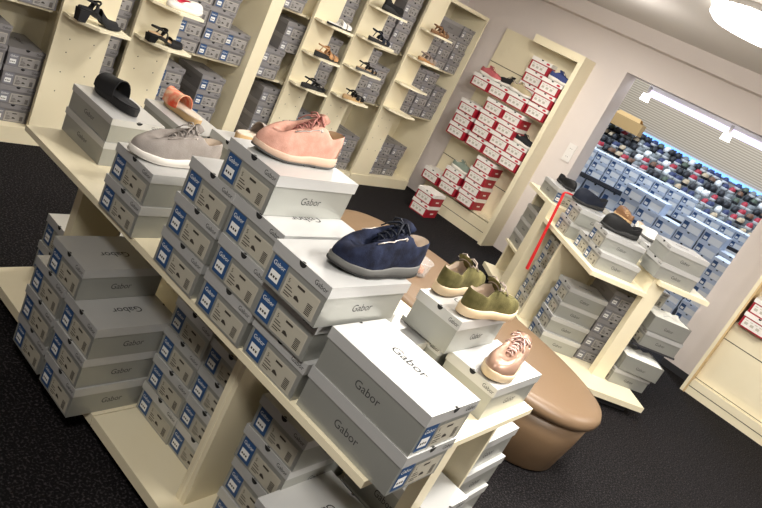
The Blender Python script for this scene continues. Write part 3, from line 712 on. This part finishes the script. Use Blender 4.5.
# shoes on the ledges
xl = -3.745
put(make_sandal('heeled_sandal', 'black suede block heel shoe on the ledge nearest the room', .28, .092, 'blacksole', 'blacksuede', 'blacksuede', .078, .010, bands=((.13, .235, .045), (.08, .105, .055)), heelblock='blacksuede', back=.05), (xl, 2.05, .829), PI / 2)
put(make_sandal('heeled_sandal', 'black slingback with tan insole and block heel on lower ledge', .265, .088, 'blacksole', 'insole', 'black', .055, .010, bands=((.155, .235, .04), (.11, .125, .05)), heelblock='black', back=.04), (xl, 2.50, .823), PI / 2)
put(make_shoe('loafer', 'white slip-on with red trim on the ledge above the slingback', ('whitel', 'solewhite', 'redink', 'whitel'), L=.25, Wd=.09, kind='loafer', collar=.06), (xl, 2.56, 1.056), PI / 2)
def led(z, y, label, sole, foot, strap, bands, heel=.022, back=.05): put(make_sandal('sandal', label, .265, .094, sole, foot, strap, heel, .014, bands=bands, back=back), (xl, y, z + .001), PI / 2)
B1 = ((.15, .175, .04), (.195, .215, .035)); B2 = ((.13, .165, .05), (.18, .225, .038))
led(1.30, 3.86, 'white and silver flat sandal on the ledge above tan wedge', 'blacksole', 'whitel', 'whitel', B2, .014, None)
led(1.05, 3.86, 'tan wedge sandal with buckled ankle strap', 'blacksole', 'tan', 'tan', B2, .04)
led(.80, 3.86, 'black strappy sandal on the ledge below the tan wedge', 'blacksole', 'blacksuede', 'black', B1, .026)
put(make_shoe('loafer', 'black court shoe on the highest visible ledge', ('black', 'blacksole', 'blacksuede', 'black'), L=.25, Wd=.088, kind='pump', heel=.04, fore=.012, collar=.10), (xl, 4.36, 1.551), PI / 2)
led(1.30, 4.35, 'dark navy sandal with high ankle strap', 'blacksole', 'lining', 'navydark', B2, .03, .06)
led(1.05, 4.36, 'black strappy flat sandal below the navy sandal', 'solegrey', 'insole', 'black', B1, .022)
led(.80, 4.35, 'black sandal with tan sole on the lowest navy panel ledge', 'cork', 'insole', 'black', B2, .026)
led(1.55, 5.06, 'brown strappy sandal on the corner unit ledge, upper one', 'brown', 'insole', 'brown', ((.08, .10, .05), (.13, .16, .05), (.18, .22, .036)), .026, .045)
led(1.30, 5.06, 'brown and grey sandal on the corner unit ledge, lower one', 'tan', 'insole', 'taupe', ((.08, .11, .055), (.13, .17, .05), (.18, .225, .036)), .024, .045)

# ------------------------------------------------------------------ red box shelving on the back wall
U = thing('wall_shelving', 'cream wall shelving filled with red shoe boxes', 'shelving unit', (-3.2, FW, 0))
def up(name, *boxes, mats=('cream',)):
    mb = MB()
    for q in boxes: mb.box(q[0] + 3.2, q[1] + 3.2, q[2] - FW, q[3] - FW, q[4], q[5], q[6] if len(q) > 6 else 0)
    return obj(name, mb.mesh(name, list(mats)), U)
bp = [(-3.74, -2.80, FW - .03, FW - .002, .1, 1.88)] + [(-3.74, -2.80, FW - .0312, FW - .0302, zz, zz + .007, 1) for zz in (.52, 1.03, 1.54)]
up('back_panel', *bp, mats=('cream', 'seam'))
up('side_panel', (-2.80, -2.755, 5.93, FW, 0, 1.94))
up('top_board', (-3.30, -2.80, 5.93, FW - .03, 1.87, 1.94))
for zz in (.235, .755, 1.272): up('shelf', (-3.74, -2.80, 6.0, FW - .03, zz - .02, zz - .001))
up('base', (-3.38, -2.80, 5.99, FW - .03, 0, .205), (-3.74, -3.38, 6.10, FW - .03, 0, .205), (-3.38, -2.80, 5.9892, 5.9898, .10, .106, 1), mats=('cream', 'seam'))
rg = 'red boxes on the wall shelving'
def rcol(shelf, z, x, n, col, y=5.945, start=0):
    for k in range(n):
        row = ['bottom', 'second', 'third', 'fourth', 'fifth'][k + start]
        place(RBOX, (x + random.uniform(-.012, .012), y + random.uniform(-.008, .006), z + .0005 + (k + start) * .123), random.uniform(-.03, .03), f"red shoe box with white lid, {row} row, {col} column, {shelf} shelf", rg, (1, .62, 1))
for i, (x, n) in enumerate(((-3.61, 1), (-3.375, 1), (-3.165, 1), (-2.925, 3))): rcol('upper', 1.272, x, n, NTH[i])
for k in range(3): place(RBOX, (-3.165, 6.03, 1.273 + (k + 1) * .123), 0, f"red shoe box with white lid, recessed {['second', 'third', 'fourth'][k]} row behind the beige sneaker", rg, (1, .355, 1))
for i, (x, n) in enumerate(((-3.60, 3), (-3.345, 4), (-3.13, 4), (-2.925, 2))): rcol('middle', .755, x, n, NTH[i])
for i, (x, n) in enumerate(((-3.63, 1), (-3.40, 2), (-3.145, 4))): rcol('lower', .235, x, n, NTH[i])
for k in range(2): place(RBOX, (-3.36, 5.58, .0005 + k * .123), .03, f"red shoe box standing on the carpet, {'lower' if k == 0 else 'upper'} of two", rg, (.95, .62, 1))
def sn(label, m, loc, rz, **k): put(make_shoe('sneaker', label, (m, 'solewhite', 'lining', m), L=.25, Wd=.092, n=32, K=7, **k), loc, rz)
sn('rose pink knit sneaker at the far end of the upper red boxes', 'rose', (-3.70, 6.0, 1.396), .0)
sn('black sneaker between rose and beige sneakers on red boxes', 'blacksuede', (-3.29, 6.10, 1.396), PI)
sn('beige olive sneaker on the upper row of red boxes', 'beigek', (-3.03, 5.985, 1.396), PI - .1) if False else sn('beige olive sneaker on the upper row of red boxes', 'beigek', (-3.31, 5.968, 1.396), .03)
sn('blue sneaker on the topmost red box by the side panel', 'bluek', (-3.03, 6.02, 1.273 + 3 * .123 + .001), .0)
sn('black sneaker with white sole on middle shelf red boxes', 'blacksuede', (-3.03, 6.0, .756 + 2 * .123 + .001), 0)
sn('sage green sneaker on the lower shelf red boxes', 'sage', (-3.50, 6.0, .236 + 2 * .123 + .001), .1)

# cabinet to the right of the doorway pillar
U = thing('wall_shelving', 'cream wall shelving right of the doorway pillar with plain back boards', 'shelving unit', (0, FW, 0))
def uq(name, *boxes, mats=('cream',)):
    mb = MB()
    for q in boxes: mb.box(q[0], q[1], q[2] - FW, q[3] - FW, q[4], q[5], q[6] if len(q) > 6 else 0)
    return obj(name, mb.mesh(name, list(mats)), U)
uq('side_panel', (-.60, -.562, 5.89, FW, 0, 1.94), (-.574, -.562, 5.8885, 5.8895, 0, 1.94, 1), (-.5615, -.5605, 5.89, FW - .03, .11, 1.94, 1), mats=('cream', 'wood_edge'))
uq('side_panel', (.90, .94, 5.89, FW, 0, 1.94))
uq('back_panel', (-.56, .90, FW - .03, FW - .002, .1, 1.94), (-.56, .90, FW - .0312, FW - .0302, .52, .527, 1), (-.56, .90, FW - .0312, FW - .0302, 1.03, 1.037, 1), mats=('cream', 'seam'))
uq('base', (-.56, .90, 5.905, FW - .03, 0, .128), (-.56, .9, 5.904, 5.9045, .060, .066, 1), mats=('cream', 'seam'))
uq('lower_front', (-.56, .90, 5.965, 5.985, .128, .66), (-.56, .90, 5.9642, 5.9648, .518, .525, 1), (-.56, .90, 5.9642, 5.9648, .129, .134, 1), mats=('cream', 'seam')); uq('shelf', (-.56, .90, 5.965, FW - .03, .66, .68)); uq('shelf', (-.56, .9, 5.95, FW - .03, 1.25, 1.27)); uq('top_board', (-.56, .90, 5.90, FW - .03, 1.90, 1.94))
for i in range(1):
    for k in range(2):
        place(RBOX, (-.43 + i * .235, 5.90 + .005 * k, .681 + k * .123), 0, f"red shoe box right of the doorway pillar, {'lower' if k == 0 else 'upper'} of two", 'red boxes right of the doorway', (1, .72, 1))

# ------------------------------------------------------------------ the store beyond
# stepped shoe rack against the slatted wall
K0 = thing('stepped_rack', 'long stepped rack of shoes below the slatted wall in next store', 'shoe rack', (-3.2, 12.3, 0))
tiers = [(11.35, .86), (11.62, .965), (11.89, 1.07), (12.16, 1.175), (12.43, 1.28), (12.68, 1.37)]
for y, z in tiers:
    b = MB(); b.box(-2.6, 3.2, y - 12.3, min(y + .27, 12.885) - 12.3, 0 if y < 11.5 else z - .12, z); obj('step', b.mesh('step', ['f_grey' if y > 11.5 else 'white']), K0)
b = MB(); b.box(-2.6, 3.2, .565, .585, 1.44, 1.50); obj('light_strip', b.mesh('light_strip', ['ledblue']), K0)
FAR = []
for nm in ('black', 'navy', 'red', 'white', 'beige', 'grey', 'green', 'brown'):
    P_ = outline(.26, .095, 14); b = MB()
    O_ = [Vector((.02 + p.x * .62, p.y * .6, .085 - .02 * math.sin(PI * min(1, p.x / .26)))) for p in P_]
    rings = [[Vector((p.x, p.y, 0)) for p in P_], [Vector((p.x, p.y * 1.03, .022)) for p in P_], [Vector((p.x, p.y, .03 if nm == 'x' else .032)) for p in P_],
             [Vector((p.x * .96, p.y * .96, .055)) for p in P_], [p * .5 + Vector((q.x * .9, q.y * .8, .075)) * .5 for p, q in zip(O_, P_)], O_, [Vector((p.x, p.y * .8, .04)) for p in O_]]
    b.loft(rings[:3], 1, True, True); b.loft(rings[2:], 0, True, False, True)
    o = obj('shoe', b.mesh('far_shoe_' + nm, ['f_' + nm, 'f_white' if nm in ('red', 'navy', 'white', 'grey') else 'f_black'], True)); tag(o, 'x', 'shoe'); FAR.append((nm, o))
TN = ['lowest', 'second', 'third', 'fourth', 'fifth', 'top']
wts = {0: (2, 1, 3, 5, 3, 2, 1, 2), 1: (4, 2, 5, 3, 2, 2, 1, 2), 2: (7, 3, 2, 2, 2, 2, 1, 2), 3: (7, 3, 2, 2, 2, 3, 2, 2), 4: (6, 3, 3, 1, 2, 2, 1, 2), 5: (5, 7, 1, .5, 1, 1, .5, 1)}
for ti, (y, z) in enumerate(tiers):
    x = -5.4 + (.5 if ti < 2 else 0)
    while x < -1.2:
        nm, o = random.choices(FAR, wts[ti])[0]
        if random.random() < .96:
            place(o, (x, (y + .25 if ti < 5 else 12.855) + random.uniform(-.012, .0), z + .001), -PI / 2 + random.uniform(-.12, .12), f"small {nm} shoe on the {TN[ti]} step of the next store's shoe rack", 'shoes on the stepped rack', (.96, 1.15, 1.25))
        x += random.uniform(.114, .132)
# shelf rack of pale boxes in front, running away from the doorway
RA = math.radians(33); R0 = (-3.72, 8.95)
def RW(x, y): return (R0[0] + x * math.cos(RA) - y * math.sin(RA), R0[1] + x * math.sin(RA) + y * math.cos(RA))
K1 = thing('box_rack', 'dark low shelf rack of pale boxes in the next store', 'shelf rack', (R0[0], R0[1], 0), RA)
b = MB(); b.box(-.3, 3.1, .0, .70, .70, .745); obj('shelf', b.mesh('rack_shelf', ['dark']), K1)
for xx in (-.25, 3.02):
    b = MB(); b.box(xx, xx + .04, .03, .67, 0, .70); obj('upright', b.mesh('upright', ['dark']), K1)
fg = 'pale boxes on the dark rack in the next store'
for i in range(15):
    n = 3 if i < 10 else 2
    for k in range(n):
        p = RW(-.18 + i * .216, .02); place(FBOX, (p[0], p[1], .746 + k * .1135), RA + random.uniform(-.03, .03), f"pale shoe box on the dark rack, column {['one','two','three','four','five','six','seven','eight','nine','ten','eleven','twelve','thirteen','fourteen','fifteen'][i]} from the jamb, {['bottom', 'second', 'third'][k]} row", fg)
for i in range(5):
    for k in range(3):
        p = RW(-.02 + i * .29, .045 + .02 * (k % 2)); place(FBOX, (p[0], p[1], .001 + k * .228), RA + random.uniform(-.02, .02), f"large pale box below the dark rack, pile {['one', 'two', 'three', 'four', 'five'][i]} from the jamb, {ORD[3][k]}", fg, (1.32, 1.5, .226 / BH))
fg2 = 'pale boxes piled on the floor beyond the doorway'
ON = ['first', 'second', 'third', 'fourth', 'fifth', 'sixth', 'seventh', 'eighth', 'ninth']
for i, (x, y, n) in enumerate(((-1.2, 8.05, 7), (-1.44, 8.1, 4))):
    for k in range(n):
        place(FBOX, (x + random.uniform(-.01, .01), y + random.uniform(-.03, .01), .001 + k * .1135), random.uniform(-.04, .04), f"pale blue-lit shoe box, {ON[i]} floor pile from the pillar, {ORD[n][k]}", fg2)
for i in range(6):
    for k in range(6 - (i in (0, 3))):
        place(FBOX, (-1.30 - i * .275, 9.0 + random.uniform(-.02, .02), .001 + k * .155), 0, f"large pale blue-lit box, rear row, {ON[i]} pile from pillar, {ORD[6][k]}", fg2, (1.3, 1, .153 / BH))
# cardboard carton on the rack
t = thing('cardboard_box', 'brown cardboard carton on top of the shoe rack by the jamb', 'carton', (-4.42, 12.30, 1.40), .1)
b = MB(); b.box(-.30, .30, -.15, .15, 0, .2); obj('body', b.mesh('carton', ['cardb']), t)
b = MB(); b.add([(-.24, -.15, .2), (.24, -.15, .2), (.2, -.05, .27), (-.2, -.05, .27)], [(0, 1, 2, 3)]); b.add([(-.24, .15, .2), (.24, .15, .2), (.2, .06, .26), (-.2, .06, .26)], [(3, 2, 1, 0)]); obj('flap', b.mesh('flap', ['cardb']), t)

# ------------------------------------------------------------------ lights
def area(name, loc, size, power, col=(1, .93, .84), rot=(0, 0, 0), spread=None):
    l = bpy.data.lights.new(name, 'AREA'); l.shape = 'DISK'; l.size = size; l.energy = power; l.color = col
    if spread: l.spread = spread
    o = bpy.data.objects.new(name, l); C.objects.link(o); o.location = loc; o.rotation_euler = rot; return o
for x, y, p in ((-1.02, 3.86, 22), (-2.75, 3.0, 26), (-.35, 2.3, 58), (-2.6, 5.0, 16), (.9, 4.4, 26), (1.0, 1.8, 60), (-3.1, 2.0, 9), (-.45, .05, 36)):  # first at the modelled ceiling light; the others unseen, added as fill
    area('ceiling and fill light', (x, y, 2.25), .36, p, (1, .955, .89))
for x, y, p in ((.5, 4.7, 34), (-2.3, 4.4, 26), (-1.15, 2.15, 17)):  # unseen point lights added to brighten ceiling, upper walls and box sides
    l = bpy.data.lights.new('added point fill', 'POINT'); l.energy = p; l.color = (1, .955, .89); l.shadow_soft_size = .14
    o = bpy.data.objects.new('added point fill', l); C.objects.link(o); o.location = (x, y, 2.16)
for x, y, p in ((-3, 8.5, 150), (-.8, 9.3, 110), (-4.5, 11, 150), (-1.5, 11.5, 140)):
    area('store lamp light', (x, y, 4.1), .8, p * .8, (.74, .85, 1))
w = bpy.data.worlds.new('World'); bpy.context.scene.world = w; w.use_nodes = True
w.node_tree.nodes['Background'].inputs['Color'].default_value = (.9, .93, 1, 1); w.node_tree.nodes['Background'].inputs['Strength'].default_value = .05

# ------------------------------------------------------------------ camera
cam = bpy.data.cameras.new('Camera'); co = bpy.data.objects.new('Camera', cam); C.objects.link(co)
cam.sensor_width = 36; cam.lens = 694.717 / 762 * 36; cam.clip_start = .02
yaw, pitch, roll = 2.13130500, -.331534399, .468962981
fwd = Vector((math.cos(yaw) * math.cos(pitch), math.sin(yaw) * math.cos(pitch), math.sin(pitch)))
rt = Vector((math.sin(yaw), -math.cos(yaw), 0)); upv = rt.cross(fwd)
r2 = rt * math.cos(roll) + upv * math.sin(roll); u2 = -rt * math.sin(roll) + upv * math.cos(roll)
co.matrix_world = Matrix(((r2.x, u2.x, -fwd.x, 0), (r2.y, u2.y, -fwd.y, 0), (r2.z, u2.z, -fwd.z, 1.7), (0, 0, 0, 1)))
sc = bpy.context.scene; sc.camera = co
sc.view_settings.view_transform = 'Standard'; sc.view_settings.look = 'None'; sc.view_settings.exposure = 0; sc.view_settings.gamma = 1
